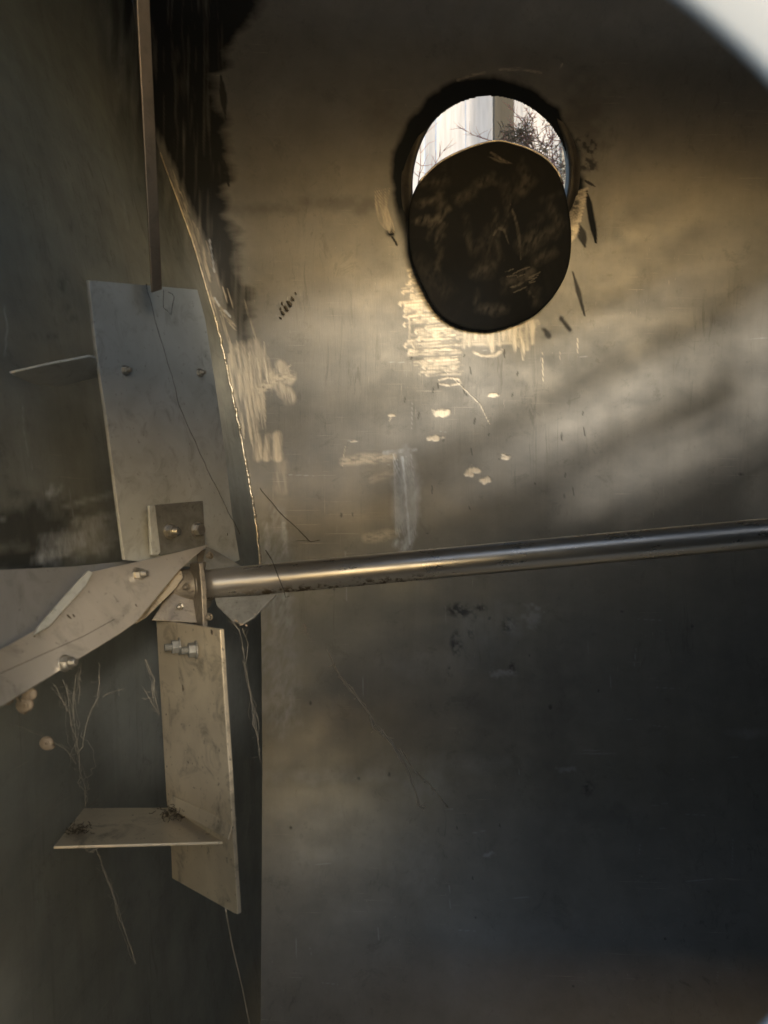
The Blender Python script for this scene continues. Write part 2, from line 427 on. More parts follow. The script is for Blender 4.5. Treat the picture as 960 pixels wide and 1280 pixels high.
mk.stroke('ground', [(652, 415), (654, 450)], 6, .8, .6, .2, True); mk.stroke('ground', [(643, 420), (644, 442)], 5, .7, .6, .2, True)
mk.stroke('ground', [(592, 440), (606, 446), (620, 444), (627, 438)], 4, .6, .8, .4)
# crescent, left and right of the port
for i in range(8):
    o = i * 2.6
    mk.stroke('ground', [(474 - 5 + o, 235), (470 + o * .7, 258), (476 + o * .8, 280), (487 + o * .35, 291)], 2.0, .42, .8, .2, True)
for i in range(15):
    y = 236 + i * 4.0; mk.stroke('ground', [(734 - i * .9, y), (713, y + 9)], 3.6, .6, .8, .35)
# glint arcs on the top of the weld ring, painted on
mk.stroke('ground', [(572, 100), (590, 94), (606, 91)], 3, .35); mk.stroke('ground', [(625, 87), (650, 86), (676, 91)], 3.5, .45)
# brushed patch by the corner
for i in range(46):
    x = random.uniform(286, 334); y = random.uniform(425, 470); l = random.uniform(40, 95)
    mk.stroke('ground', [(x, y), (x + 8 + random.uniform(-3, 3), y + l)], random.uniform(3, 7), random.uniform(.5, 1.0), .9, .4, True)
for (a, w, v) in [([(325, 488), (345, 474), (362, 472)], 15, .95), ([(340, 470), (360, 497)], 17, .8), ([(350, 455), (362, 475)], 12, .7), ([(310, 490), (318, 535)], 17, .9), ([(300, 440), (312, 480)], 22, .6),
                  ([(322, 545), (322, 570)], 12, .95), ([(335, 545), (333, 572)], 9, .8), ([(346, 545), (347, 572)], 12, .95), ([(318, 430), (338, 470)], 14, .55), ([(350, 580), (352, 610)], 16, .25)]:
    mk.stroke('ground', a, w, v, .7, .5)
# thin scratches along the seam
for i in range(34):
    y = random.uniform(200, 400); x = seam_x(y) + 3 + random.expovariate(1 / 7.0) * (0.4 + (y - 180) / 300); l = random.uniform(20, 70)
    mk.stroke('ground', [(x, y), (x + l * .30, y + l)], random.uniform(1.2, 2.6), random.uniform(.35, .9), .8, .2, True)
for i in range(9):
    x = 262 + i * 3 + random.uniform(-3, 3); y = 368 + i * 4; mk.stroke('ground', [(x, y), (x + 12, y + 13)], 2, .7, .7, .1, True)
mk.stroke('scuff', [(268, 372), (274, 382)], 2, .9); mk.stroke('scuff', [(281, 388), (288, 396)], 2.4, .9); mk.stroke('scuff', [(262, 300), (268, 340)], 2, .45)
# small ground dots
for (x, y, rx, ry) in [(554, 516, 11, 4.5), (545, 548, 8, 3), (592, 587, 8, 4), (586, 593, 6, 3), (608, 600, 7, 4), (632, 572, 5, 3), (617, 493, 5, 2.5), (630, 568, 3, 2), (490, 519, 3, 2)]:
    mk.blob('ground', x, y, rx, ry, 1.0, .5, .5)
for (a, w) in [([(432, 556), (428, 582)], 1.6), ([(438, 552), (447, 551)], 2), ([(357, 462), (365, 455)], 2), ([(490, 520), (487, 526)], 1.5), ([(555, 462), (600, 505), (612, 530)], 1.2), ([(678, 440), (679, 480)], 1.3), ([(700, 440), (700, 452)], 1.2), ([(722, 420), (722, 445)], 1.2), ([(700, 85), (704, 78)], 2)]:
    mk.stroke('ground', a, w, .8, .7, .1, True)
# the removed bracket: pale bar with two arms
for i in range(12):
    x = 492 + i * 2.2
    mk.stroke('scuff', [(x, random.uniform(568, 596)), (x + 3, 640), (x + 3, random.uniform(664, 676))], 3.4, .5, .9, .4, True)
mk.blob('scuff', 508, 620, 15, 46, .5, .8, .3); mk.stroke('scuff', [(503, 572), (506, 600), (512, 680)], 3.4, .9, .8, .3); mk.stroke('scuff', [(498, 680), (508, 684), (514, 668)], 14, .7, .8, .4)
mk.stroke('scuff', [(480, 566), (520, 562)], 5, .4, .9, .5); mk.stroke('soot', [(496, 572), (499, 600), (503, 640)], 6, .35, .9, .4)
mk.stroke('ground', [(430, 577), (460, 573), (492, 571)], [11, 13, 8], .55, .9, .3); mk.stroke('ground', [(458, 673), (480, 669), (498, 665)], [12, 14, 8], .45, .9, .3); mk.stroke('ground', [(465, 600), (492, 590)], 8, .2, .9, .3)
# pale smears by the shaft end
for (a, w, v) in [([(332, 655), (336, 690)], 8, .4), ([(355, 655), (356, 690)], 7, .45), ([(345, 650), (345, 700)], 30, .22), ([(350, 748), (352, 775)], 26, .55), ([(350, 760), (350, 900)], 38, .22), ([(332, 745), (330, 840)], 10, .2)]:
    mk.stroke('scuff', a, w, v, 1.0, .6)
for (x, y, rx, ry, v) in [(640, 782, 10, 16, .18), (665, 770, 9, 10, .2), (625, 842, 12, 4, .3), (600, 790, 30, 30, .10), (710, 962, 10, 3, .22), (540, 830, 60, 14, .06), (425, 970, 90, 9, .12), (560, 955, 80, 10, .08), (530, 980, 30, 16, .12), (520, 1075, 22, 34, .08), (610, 1068, 5, 3, .25), (745, 942, 22, 1, .25), (740, 938, 16, .8, .2), (936, 915, 24, 6, .12)]:
    mk.blob('scuff', x, y, rx, ry, v, 1.0, .8)
mk.stroke('scuff', [(432, 690), (433, 750)], 1.4, .3)
for k in range(46):     # hairline scratches
    x = random.uniform(340, 950); y = random.uniform(420, 1260); a = random.uniform(-.15, .25); l = random.uniform(8, 40)
    if random.random() < .4: mk.stroke('scuff', [(x, y), (x + random.uniform(-2, 2), y + l)], .9, .22, .8, .1, True)
    else: mk.stroke('scuff', [(x, y), (x + l * math.cos(a), y - l * math.sin(a))], .9, .2, .8, .1, True)
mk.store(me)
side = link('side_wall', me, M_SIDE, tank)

# end wall
D = np.array((-0.12, -1.0, 0.0)); D /= np.linalg.norm(D)
vs = np.concatenate([[0], np.cumsum(np.concatenate([np.full(330, 0.0045), np.linspace(0.006, 0.06, 14)]))])
ce = (SEa[::2, None, :] + vs[None, :, None] * D[None, None]).reshape(-1, 3)
me = grid_mesh('end_wall', ce, len(SEa[::2]), len(vs))
okz = ce[:, 1] > 0.3; cs = ce.copy(); cs[~okz] = (50, 1, 50)
mk = Marks(cs); X, Y_ = mk.x, mk.y
sxv = np.interp(Y_, ys, sx)
d = sxv - X
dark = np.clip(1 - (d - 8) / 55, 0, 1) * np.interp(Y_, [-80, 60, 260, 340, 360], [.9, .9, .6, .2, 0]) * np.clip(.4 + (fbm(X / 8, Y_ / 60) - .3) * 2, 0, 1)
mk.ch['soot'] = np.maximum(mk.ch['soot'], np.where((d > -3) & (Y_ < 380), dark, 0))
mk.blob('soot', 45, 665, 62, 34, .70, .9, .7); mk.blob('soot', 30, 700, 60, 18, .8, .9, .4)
dark2 = np.clip(1 - d / 55, 0, 1) * np.interp(Y_, [735, 760, 860, 960], [0, .6, .4, .0]) * np.clip(.5 + fbm(X / 10, Y_ / 80), 0, 1)  # darker towards the corner, below the shaft
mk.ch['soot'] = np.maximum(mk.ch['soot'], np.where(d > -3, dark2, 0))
for i in range(26):
    x = random.uniform(72, 120); y = random.uniform(650, 696); mk.stroke('scuff', [(x, y), (x + random.uniform(18, 40), y - random.uniform(3, 10))], random.uniform(1.5, 3.4), random.uniform(.35, .9), 1.0, .5, True)
for (xx, yy, rx_, ry_, vv_) in [(112, 672, 40, 18, 1.0), (120, 650, 30, 5, .9), (80, 690, 30, 6, .9), (66, 614, 7, 5, .9), (120, 686, 24, 6, .9), (112, 625, 26, 3, .8)]: mk.blob('scuff', xx, yy, rx_, ry_, vv_, 1.2, 1.1, -.25)
for (a, w, v) in [([(88, 630), (138, 622)], 5, .4), ([(78, 664), (110, 652), (140, 640)], 4, .45), ([(87, 610), (92, 650), (96, 680)], 2, .4), ([(0, 648), (14, 652)], 2, .5), ([(62, 612), (72, 612)], 10, .28), ([(50, 628), (53, 636)], 10, .2), ([(60, 645), (90, 642)], 9, .18),
                  ([(28, 508), (30, 545), (40, 585)], 1.3, .3), ([(5, 382), (9, 410), (6, 445)], 1.8, .5), ([(45, 350), (60, 330)], 5, .12), ([(150, 230), (160, 285)], 4, .22), ([(130, 20), (142, 60), (150, 110)], 14, .12)]:
    mk.stroke('scuff', a, w, v, .9, .5)
for (x, y, rx, ry) in [(84, 385, 10, 9), (90, 398, 12, 6), (60, 420, 16, 4), (78, 360, 5, 14)]: mk.blob('soot', x, y, rx, ry, .32, 1.0, .8)
mk.stroke('ground', [(277, 640), (290, 690), (300, 700)], 8, .15, 1, .5)
mk.store(me)
link('end_wall', me, M_END, tank)

# weld bead in the corner
bm = bmesh.new(); pts = []; rad = []
for y in np.arange(395, 712, 1.6):
    p = seam_at(y); n = Vector((.4, -1, 0)).normalized()
    pts.append(p + n * 0.002 + Vector((mnoise.noise(Vector((0, 0, y * .11))) * .005, 0, 0)))
    rad.append(0.0050 + 0.0030 * mnoise.noise(Vector((3, 0, y * .22))))
tube(bm, pts, rad, 8, .12)
from_bm('weld_seam', bm, M_WELD, tank, True)
bm = bmesh.new(); pts = [seam_at(y) + Vector((0.0015 , -.002, 0)) for y in np.arange(190, 398, 3)]
tube(bm, pts, [0.0016 + .0012 * random.random() for _ in pts], 6, .3)
from_bm('weld_seam', bm, M_WELD, tank, True)

# port neck with its lip
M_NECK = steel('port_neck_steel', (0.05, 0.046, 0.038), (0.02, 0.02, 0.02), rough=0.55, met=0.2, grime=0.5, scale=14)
prof = [(1.0, -0.03), (1.0, 0.004), (1.008, 0.010), (1.03, 0.013), (1.07, 0.011), (1.10, 0.006), (1.13, 0.002), (1.15, 0.0015)]
bm = bmesh.new(); rings = []; N = 144
for r, h in prof:
    ring = []
    for i in range(N):
        t = 2 * math.pi * i / N
        w = 1 + (0.006 * mnoise.noise(Vector((math.cos(t) * 3, math.sin(t) * 3, r * 4))) if r > 1.02 else 0)
        ring.append(bm.verts.new(PC + AX * (math.cos(t) * RX * r * w) + UPV * (math.sin(t) * RZ * r * w) + PN * h))
    rings.append(ring)
for A, B in zip(rings, rings[1:]):
    for i in range(N): bm.faces.new((A[i], A[(i + 1) % N], B[(i + 1) % N], B[i]))
from_bm('port_neck', bm, M_NECK, tank, True)

# ------------------------------------------------------------------ port cover
def disc_material():
    m, t, bs = nodes('shaded_disc_steel'); g = G(t)
    a = g.noise(5, 6, (1, 1, .6), rough=.6, dist=.8)
    c = g.mix(g.ramp(a, [(.35, 0.0), (.75, 1.0)]), (.006, .0075, .009), (.012, .012, .012))  # the disc's shade and dark reflection are put into this near-black base
    sm = g.ramp(g.noise(9, 6, (1, 1, .5), rough=.7, dist=1.0), [(.5, 0.0), (.8, 1.0)])
    c = g.mix(g.math('MULTIPLY', sm, .25), c, (.032, .031, .029)); c = g.mix(g.attr('scuff'), c, (.22, .20, .165))
    t.links.new(c, bs.inputs['Base Color']); bs.inputs['Metallic'].default_value = .1
    t.links.new(g.mixf(a, .55, .75), bs.inputs['Roughness']); bs.inputs['Specular IOR Level'].default_value = .12
    return m
M_DISC = disc_material()
cy = PC.y - 0.05
outl = [(620, 176), (588, 184), (552.5, 201), (530, 221), (518.8, 237), (511.5, 262), (510.5, 290), (512, 312), (520.6, 341), (541, 382), (560, 401), (582.5, 410.5), (600, 413), (616, 413), (640, 407), (665, 396), (685, 379), (698.8, 360), (708, 341), (713, 318.8), (714, 290), (710.8, 262.5), (706, 238), (698.8, 217.5), (685, 200), (665, 187.5), (642, 179.5)]
def smooth_closed(p, k=4):
    out = []; n = len(p)
    for i in range(n):
        p0, p1, p2, p3 = [Vector(p[(i + j) % n]) for j in (-1, 0, 1, 2)]
        for s in range(k):
            t = s / k
            out.append(tuple(0.5 * ((2 * p1) + (p2 - p0) * t + (2 * p0 - 5 * p1 + 4 * p2 - p3) * t * t + (3 * p1 - p0 - 3 * p2 + p3) * t ** 3)))
    return out
root = empty('port_cover', P(612, 413, cy + .02), 'shade-darkened round steel cover disc hanging across the lower half of the port', 'cover')
A0 = [P(612, 176, cy - .03), P(512, 300, cy + .038), P(612, 413, cy + .10)]
nd = (A0[1] - A0[0]).cross(A0[2] - A0[0]).normalized()
if nd.y > 0: nd = -nd
oo = smooth_closed(outl, 10); NO = len(oo); NRR = 90
cd = ray_plane(612, 295, A0[0], nd); ring0 = [ray_plane(x, y, A0[0], nd) for x, y in oo]
vv = []
for k in range(NRR + 1):
    f = k / NRR; off = 0 if k < NRR - 1 else (-.0006 if k == NRR - 1 else -.0020)
    f2 = f * (1 if k < NRR else 1.002)
    vv += [tuple(cd.lerp(p, f2) + nd * off) for p in ring0 + ring0[:1]]
vv += [tuple(p - nd * .008) for p in ring0 + ring0[:1]] + [tuple(cd.lerp(p, .001) - nd * .008) for p in ring0 + ring0[:1]]
vv = np.array(vv); me = grid_mesh('disc', vv, NRR + 3, NO + 1)
mk = Marks(vv)
for (pp, w_, v_) in [([(613, 190), (626, 199), (638, 204)], 3, .7), ([(612, 196), (625, 202), (639, 204)], 2, .4), ([(520, 276), (545, 275), (560, 262)], 6, .45), ([(525, 255), (545, 250)], 6, .35), ([(575, 248), (590, 240)], 9, .3), ([(600, 230), (606, 224)], 9, .35), ([(538, 283), (550, 275)], 4, .5),
                    ([(638, 255), (646, 280), (650, 305), (651, 325)], 3, .35), ([(617, 294), (622, 285), (630, 287), (636, 305)], 3, .4), ([(545, 310), (549, 290), (556, 280)], 4, .3), ([(583, 270), (588, 310)], 5, .14), ([(652, 240), (658, 225), (655, 212)], 8, .25), ([(612, 300), (610, 340)], 10, .12), ([(632, 230), (636, 250)], 8, .14),
                    ([(632, 352), (650, 348), (664, 340)], 7, .3), ([(640, 360), (655, 352)], 3, .5), ([(655, 310), (672, 297), (690, 290)], 13, .28), ([(672, 325), (690, 315)], 9, .25), ([(690, 260), (700, 280)], 9, .18), ([(526, 330), (552, 365)], 16, .10), ([(655, 357), (668, 372)], 3, .3)]:
    mk.stroke('scuff', pp, w_ * 1.3, v_ * .9, 1.8 if w_ > 3 else 1.0, .9, w_ <= 3)
for i in range(14):
    x = random.uniform(628, 668); y = random.uniform(338, 366); mk.stroke('scuff', [(x, y), (x + random.uniform(6, 16), y - random.uniform(2, 8))], 1.3, .5, .8, .3, True)
for i in range(30):
    x = random.uniform(525, 700); y = random.uniform(200, 390); a_ = random.uniform(-1.9, -1.2) if i % 3 else random.uniform(-.5, .1); l = random.uniform(8, 30)
    mk.stroke('scuff', [(x, y), (x + math.cos(a_) * l, y + math.sin(a_) * l)], random.uniform(4, 12), random.uniform(.06, .22), 1.8, 1.0)
mk.store(me); link('disc', me, M_DISC, root)
# bright strip on the disc's top edge: outdoor light put into its colour
A0 = [P(612, 176, cy - .03), P(512, 300, cy + .038), P(612, 413, cy + .10)]
nd = (A0[1] - A0[0]).cross(A0[2] - A0[0]).normalized()
if nd.y > 0: nd = -nd
so_ = smooth_closed(outl); bm = bmesh.new()
tp = [ray_plane(x, y, A0[0], nd) + nd * .0002 for x, y in so_]
topseg = [p for (x, y), p in zip(so_, tp) if y < 235]
i0 = max(range(len(so_)), key=lambda i: so_[i][1])
order = so_[i0:] + so_[:i0]
seg = [ray_plane(x, y, A0[0], nd) - nd * .003 for x, y in order if y < 232]
tube(bm, seg, .0035, 8, .1)
from_bm('disc_lit_edge', bm, M_WELD, root, True)

# ------------------------------------------------------------------ rotor
HC = P(256, 731, 1.30)
rotor = empty('mixer_rotor', HC, 'dull steel shaft carrying bolted flat paddles on a hub at its left end', 'rotor')
# shaft
R_SH = 0.0258
bm = bmesh.new(); a = HC; b = HC + AX * 1.25; n = 60; u, v = Vector((0, -1, 0)), Vector((0, -1, 0)).cross(AX)
rings = []
for i in range(n + 1):
    c = a.lerp(b, i / n); rings.append([bm.verts.new(c + (u * math.cos(2 * math.pi * k / 64) + v * math.sin(2 * math.pi * k / 64)) * R_SH) for k in range(64)])
for A, B in zip(rings, rings[1:]):
    for k in range(64): bm.faces.new((A[k], A[(k + 1) % 64], B[(k + 1) % 64], B[k]))
bm.faces.new(rings[-1]); bm.faces.new(rings[0][::-1])
def shaft_material():
    m, t, bs = nodes('polished_shaft'); g = G(t)
    rust = g.ramp(g.noise(60, 5, (1, 1, 1), rough=.7), [(.50, 0.0), (.58, 1.0)])
    sep = t.nodes.new('ShaderNodeSeparateXYZ'); t.links.new(g.co, sep.inputs[0])
    h = g.math('SUBTRACT', sep.outputs[2], g.math('MULTIPLY', sep.outputs[0], .0917))     # height above the axis
    low = g.ramp(g.math('ADD', g.math('MULTIPLY', h, -20), .5), [(.70, 0.0), (.86, 1.0)])   # caked splash on the underside
    alng = g.ramp(sep.outputs[0], [(.04, .3), (.10, 1.0), (.34, 1.0), (.42, .0)])
    fac = g.math('MULTIPLY', g.math('MULTIPLY', rust, low), alng)
    c = g.mix(fac, g.mix(g.noise(8, 5), (.42, .41, .385), (.32, .31, .29)), (.045, .035, .022))
    t.links.new(c, bs.inputs['Base Color']); t.links.new(g.mixf(fac, .8, .1), bs.inputs['Metallic'])
    t.links.new(g.mixf(fac, g.mixf(g.ramp(g.noise(14, 6, (1, 3, 3), rough=.7), [(.35, 0.0), (.7, 1.0)]), .25, .42), .7), bs.inputs['Roughness'])
    t.links.new(g.bump(g.noise(3, 4, (2, 60, 60)), .05, .001), bs.inputs['Normal'])
    return m
from_bm('shaft', bm, shaft_material(), rotor, True)

# hub: plates and collar
hub_me = bmesh.new()
cyl(hub_me, HC - AX * 0.006, HC + AX * 0.004, 0.040, seg=40)
cyl(hub_me, HC - AX * 0.070, HC - AX * 0.006, 0.030, seg=32)
hub = from_bm('hub', hub_me, M_HUB, rotor, False, .0015)
plate('hub_plate', [(226, 716, 1.29), (252, 708, 1.31), (252, 779, 1.27)], [(226, 716), (238, 709), (251, 707), (254, 730), (256, 779), (190, 775), (204, 752), (222, 735)], .006, M_HUB, rotor)
plate('hub_flange', [(249, 700, 1.245), (256, 700, 1.25), (255, 782, 1.24)], [(249, 704), (254, 702), (258, 730), (260, 786), (254, 786), (252, 740)], .05, M_HUB, rotor)
plate('gusset', [(262, 688, 1.33), (308, 709, 1.33), (262, 712, 1.30)], [(258, 682), (266, 686), (308, 711), (258, 716), (254, 700)], .005, M_CLAMP, rotor)
plate('gusset', [(272, 752, 1.27), (345, 744, 1.27), (302, 779, 1.24)], [(268, 747), (345, 743), (318, 771), (303, 780), (290, 776), (271, 757)], .005, M_CLAMP, rotor)
plate('gusset', [(248, 684, 1.36), (268, 690, 1.36), (262, 712, 1.33)], [(246, 690), (262, 684), (270, 700), (262, 712), (248, 712)], .005, M_HUB, rotor)
for (x, y, Y, s) in [(263, 694, 1.315, .005), (234, 733, 1.27, .0055), (226, 758, 1.265, .005), (262, 771, 1.24, .005)]:
    bolt('bolt', P(x, y, Y), Vector((-.35, -1, -.1)).normalized(), s, M_HUB if y != 758 else M_BOLT, rotor)

def lit_plate_bolts(pl, plane_pt, n, spots, s, stud=True, mat=None, nd=None):
    for (x, y) in spots: bolt('bolt', ray_plane(x, y, plane_pt, n), nd or n, s, mat or M_BOLT, pl, stud)

# upright paddle at the back
U, ua, un = plate('paddle', [(111, 350, 1.15), (155, 698, 1.20), (262, 500, 1.42)],
    [(111, 350), (247, 362), (257, 400), (268, 470), (281, 560), (290, 640), (300, 700), (270, 712), (156, 700), (148, 640), (133, 520), (121, 440)], .006, M_PAD, rotor, label='tall grey paddle standing behind the hub')
lit_plate_bolts(U, ua, un, [(156, 463), (249, 466)], .0065)
ca = P(190, 632, 1.0); 
CP, cpa, cpn = plate('clamp_plate', [(188, 632, 1.235), (256, 628, 1.335), (190, 690, 1.235)], [(194, 631), (254, 626), (257, 684), (200, 694)], .008, M_CLAMP, U)
plate('strap_edge', [(186, 632, 1.225), (196, 632, 1.240), (196, 694, 1.240)], [(187, 632), (194, 631), (201, 690), (198, 694), (190, 694)], .006, M_PAD, U)
for (x, y) in [(212, 664), (246, 662)]: bolt('bolt', ray_plane(x, y, cpa, cpn), cpn, .0105, M_BOLT, U, x < 220)
plate('flap', [(12, 467, 1.08), (118, 447, 1.13), (124, 472, 1.20)], [(12, 467), (60, 456), (112, 446), (120, 448), (124, 472), (75, 484), (40, 480)], .004, M_PAD, U)
# long narrow brown strip, built as a bar, running up out of view
plate('narrow_strip', [(172, -20, 1.10), (188, 0, 1.12), (200, 360, 1.215)], [(169, -60), (185, -60), (188, 20), (203, 362), (190, 366), (172, 20)], .003, steel('bar_steel', (.30, .24, .18), (.22, .18, .14), rough=.5), rotor)

# paddle that reaches toward the lens
Lp, la, ln = plate('paddle', [(262, 680, 1.33), (0, 882, .86), (0, 812, .90)],
    [(262, 680), (250, 690), (224, 713), (171, 777), (150, 792), (0, 884), (-180, 990), (-180, 900), (0, 812), (45, 787), (107, 716), (180, 700)], .006, steel('arm_steel', (0.52, 0.50, 0.46), (0.42, 0.405, 0.375), rough=0.38, met=0.4, grime=0.4, scale=7), rotor, label='brownish paddle reaching left toward the lens')
lit_plate_bolts(Lp, la, ln, [(171, 718), (80, 829)], .0088, nd=(ln + Vector((.55, 0, -.35))).normalized())
B_, ba, bn = plate('backing_plate', [(0, 712, .98), (152, 703, 1.26), (0, 812, .94)], [(-180, 724), (0, 712), (90, 708), (152, 702), (215, 694), (150, 745), (60, 800), (-180, 905)], .005, steel('grey_plate', (.44, .47, .52), (.38, .41, .45), rough=.5, met=.4, grime=.25), Lp)
q3 = [ray_plane(x, y, la, ln) + ln * .007 for x, y in [(107, 716), (113, 719), (104, 735), (58, 786), (40, 796), (45, 785), (92, 731)]]
bm = bmesh.new(); f = [bm.verts.new(p) for p in q3]; b = [bm.verts.new(p - ln * .007) for p in q3]; bm.faces.new(f); bm.faces.new(b[::-1])
for i in range(7): bm.faces.new((f[i], f[(i + 1) % 7], b[(i + 1) % 7], b[i]))
from_bm('edge_strip', bm, M_PAD, Lp, False, .001)
plate('edge_strip', [(222, 712, 1.255), (230, 717, 1.26), (171, 778, 1.16)], [(220, 713), (227, 713), (229, 722), (219, 736), (184, 771), (171, 779), (169, 777)], .006, M_PAD_WARM, Lp)
for pts in ([(0, 842), (60, 815), (105, 795), (143, 774)],):
    bm = bmesh.new(); q = [ray_plane(x, y, la, ln) for x, y in pts]
    tube(bm, [c + ln * .0001 for c in q], .0004, 6); from_bm('score_line', bm, M_DEBRIS, Lp, True)

# hanging paddle below the shaft with its flap
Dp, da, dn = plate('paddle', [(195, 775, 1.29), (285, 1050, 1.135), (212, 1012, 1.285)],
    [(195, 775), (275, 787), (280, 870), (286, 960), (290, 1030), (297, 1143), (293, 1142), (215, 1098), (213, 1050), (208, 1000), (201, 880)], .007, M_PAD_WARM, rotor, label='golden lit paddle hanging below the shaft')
bdir = (dn + Vector((-.8, 0, .02))).normalized()
lit_plate_bolts(Dp, da, dn, [(225, 808), (246, 812)], .0115, nd=bdir, mat=M_CLAMP)
plate('tab', [(213, 994, 1.27), (290, 1030, 1.125), (284, 1050, 1.120)], [(214, 994), (252, 1011), (290, 1031), (285, 1050), (250, 1030), (211, 1011)], .003, M_PAD_WARM, Dp)
flp = bmesh.new()
fz = -0.4985
def hz(px, py): return ray_plane(px, py, Vector((0, 0, fz)), Vector((0, 0, 1)))
top = [hz(x, y) for x, y in [(67, 1058), (105, 1010), (158, 1009.5), (211, 1009.5), (250, 1029), (286, 1049), (283, 1052), (180, 1055)]]
a_ = [flp.verts.new(p) for p in top]; b_ = [flp.verts.new(p - Vector((0, 0, .004))) for p in top]
flp.faces.new(a_); flp.faces.new(b_[::-1])
for i in range(len(a_)): flp.faces.new((a_[i], a_[(i + 1) % len(a_)], b_[(i + 1) % len(a_)], b_[i]))
from_bm('flap', flp, M_PAD_WARM, Dp, False, .0008)
bolt('bolt', P(291, 1024, 1.14), Vector((1, -.2, 0)).normalized(), .004, M_BOLT, Dp, False)

def dots(name, spots, plane_pt, n, parent, mat=None):
    for (x, y, rx, ry) in spots:
        c = ray_plane(x, y, plane_pt, n) + n * .0004; bm = bmesh.new(); k = 20
        u, v = Vector((1, 0, 0)) - n * n.x, Vector((0, 0, 1)) - n * n.z
        ring = [bm.verts.new(c + (u * math.cos(2 * math.pi * i / k) * rx + v * math.sin(2 * math.pi * i / k) * ry) * random.uniform(.75, 1.2)) for i in range(k)]
        top = [bm.verts.new(q.co * 1 + n * .0006 + (c - q.co) * .3) for q in ring]; bm.faces.new(top)
        for i in range(k): bm.faces.new((ring[i], ring[(i + 1) % k], top[(i + 1) % k], top[i]))
        from_bm(name, bm, mat or M_DEBRIS, parent)
dots('grime_hole_spot', [(265, 790, .0055, .004), (229, 860, .003, .006), (208, 893, .0015, .0015), (209, 958, .0012, .002)], da, dn, Dp)  # grime, plus dark discs standing in for small holes
dots('grime_hole_spot', [(86, 771, .0060, .0035), (92, 770, .003, .003), (42, 795, .003, .002), (170, 757, .002, .003)], la, ln, Lp)
dots('grime_hole_spot', [(284, 668, .0025, .003), (232, 648, .010, .004), (215, 655, .006, .004)], ua, un, U)

# ------------------------------------------------------------------ wires, cobwebs, debris
def strand(name, pts, r, mat, label, cat, group=None, wob=.002, branches=()):
    def dense(pp, w, step=.009):
        out = []; off = Vector((0, 0, 0))
        for a, b in zip(pp, pp[1:]):
            k = max(2, int((b - a).length / step))
            for i in range(k):
                off = off * .8 + Vector((random.gauss(0, w), random.gauss(0, w), random.gauss(0, w))) * .6
                out.append(a.lerp(b, i / k) + off)
        out.append(pp[-1]); return out
    bm = bmesh.new()
    if mat is not M_WEB:
        tube(bm, dense(pts, wob), r, 6, .15)
        for br in branches: tube(bm, dense(br, wob), r * .7, 5, .3)
    else:
        for n_, pp in [(5, pts)] + [(2, b) for b in branches]:
            for q in range(n_):
                d = dense(pp, wob * (.5 + q * .5)); a = 0 if q == 0 else random.randint(0, len(d) // 3); b = len(d) if q == 0 else random.randint(len(d) * 2 // 3, len(d))
                if b - a > 2: tube(bm, d[a:b], r * (.6 if q == 0 else .38), 4, .5)
        for q in range(int(14 + 60 * wob / .003)):       # stray fibres and dust specks
            pp = random.choice([pts, pts] + list(branches)); k = random.randrange(len(pp) - 1); c = pp[k].lerp(pp[k + 1], random.random())
            d = Vector((random.gauss(0, 1), random.gauss(0, 1), random.gauss(0, 1))).normalized() * random.uniform(.003, .014)
            tube(bm, [c, c + d * .5 + Vector((0, 0, -.001)), c + d], r * .3, 4)
            if q % 3 == 0: bmesh.ops.create_icosphere(bm, subdivisions=1, radius=r * random.uniform(.8, 1.8), matrix=Matrix.Translation(c))
    o = from_bm(name, bm, mat, None, True); return tag(o, label, cat, group)

strand('wire', [P(282, 1135, 1.15), P(290, 1180, 1.16), P(303, 1235, 1.17), P(318, 1310, 1.18)], .0011, M_WIRE, 'thin pale wire running down from the tip of the hanging paddle', 'wire', wob=.0001)
G_W = 'cobweb threads inside the tank'
strand('cobweb', [P(408, 812, 1.5), P(425, 845, 1.5), P(460, 890, 1.5), P(492, 930, 1.5), P(508, 960, 1.5), P(520, 990, 1.5), P(524, 1007, 1.5), P(533, 1009, 1.5)], .0017, M_WEB,
       'forked cobweb thread hanging low in the middle below the shaft', 'cobweb', G_W, .0012, [[P(500, 935, 1.5), P(515, 960, 1.5), P(535, 980, 1.5), P(560, 1009, 1.5)], [P(462, 890, 1.5), P(466, 910, 1.5), P(480, 920, 1.5)]])
strand('cobweb', [P(380, 780, 1.45), P(383, 790, 1.45), P(388, 800, 1.45)], .00036, M_WEB, 'very short cobweb thread just above the forked one', 'cobweb', G_W, .001)
strand('cobweb', [P(299, 785, 1.24), P(305, 820, 1.24), P(313, 870, 1.24), P(320, 910, 1.24), P(327, 955, 1.24)], .00036, M_WEB, 'dusty cobweb rope hanging from the triangular gusset under the shaft', 'cobweb', G_W, .0016,
       [[P(303, 785, 1.24), P(310, 805, 1.24), P(307, 830, 1.24)], [P(290, 775, 1.24), P(300, 790, 1.24)], [P(316, 880, 1.24), P(323, 900, 1.24), P(322, 930, 1.24)], [P(318, 890, 1.24), P(316, 905, 1.24), P(324, 925, 1.24)]])
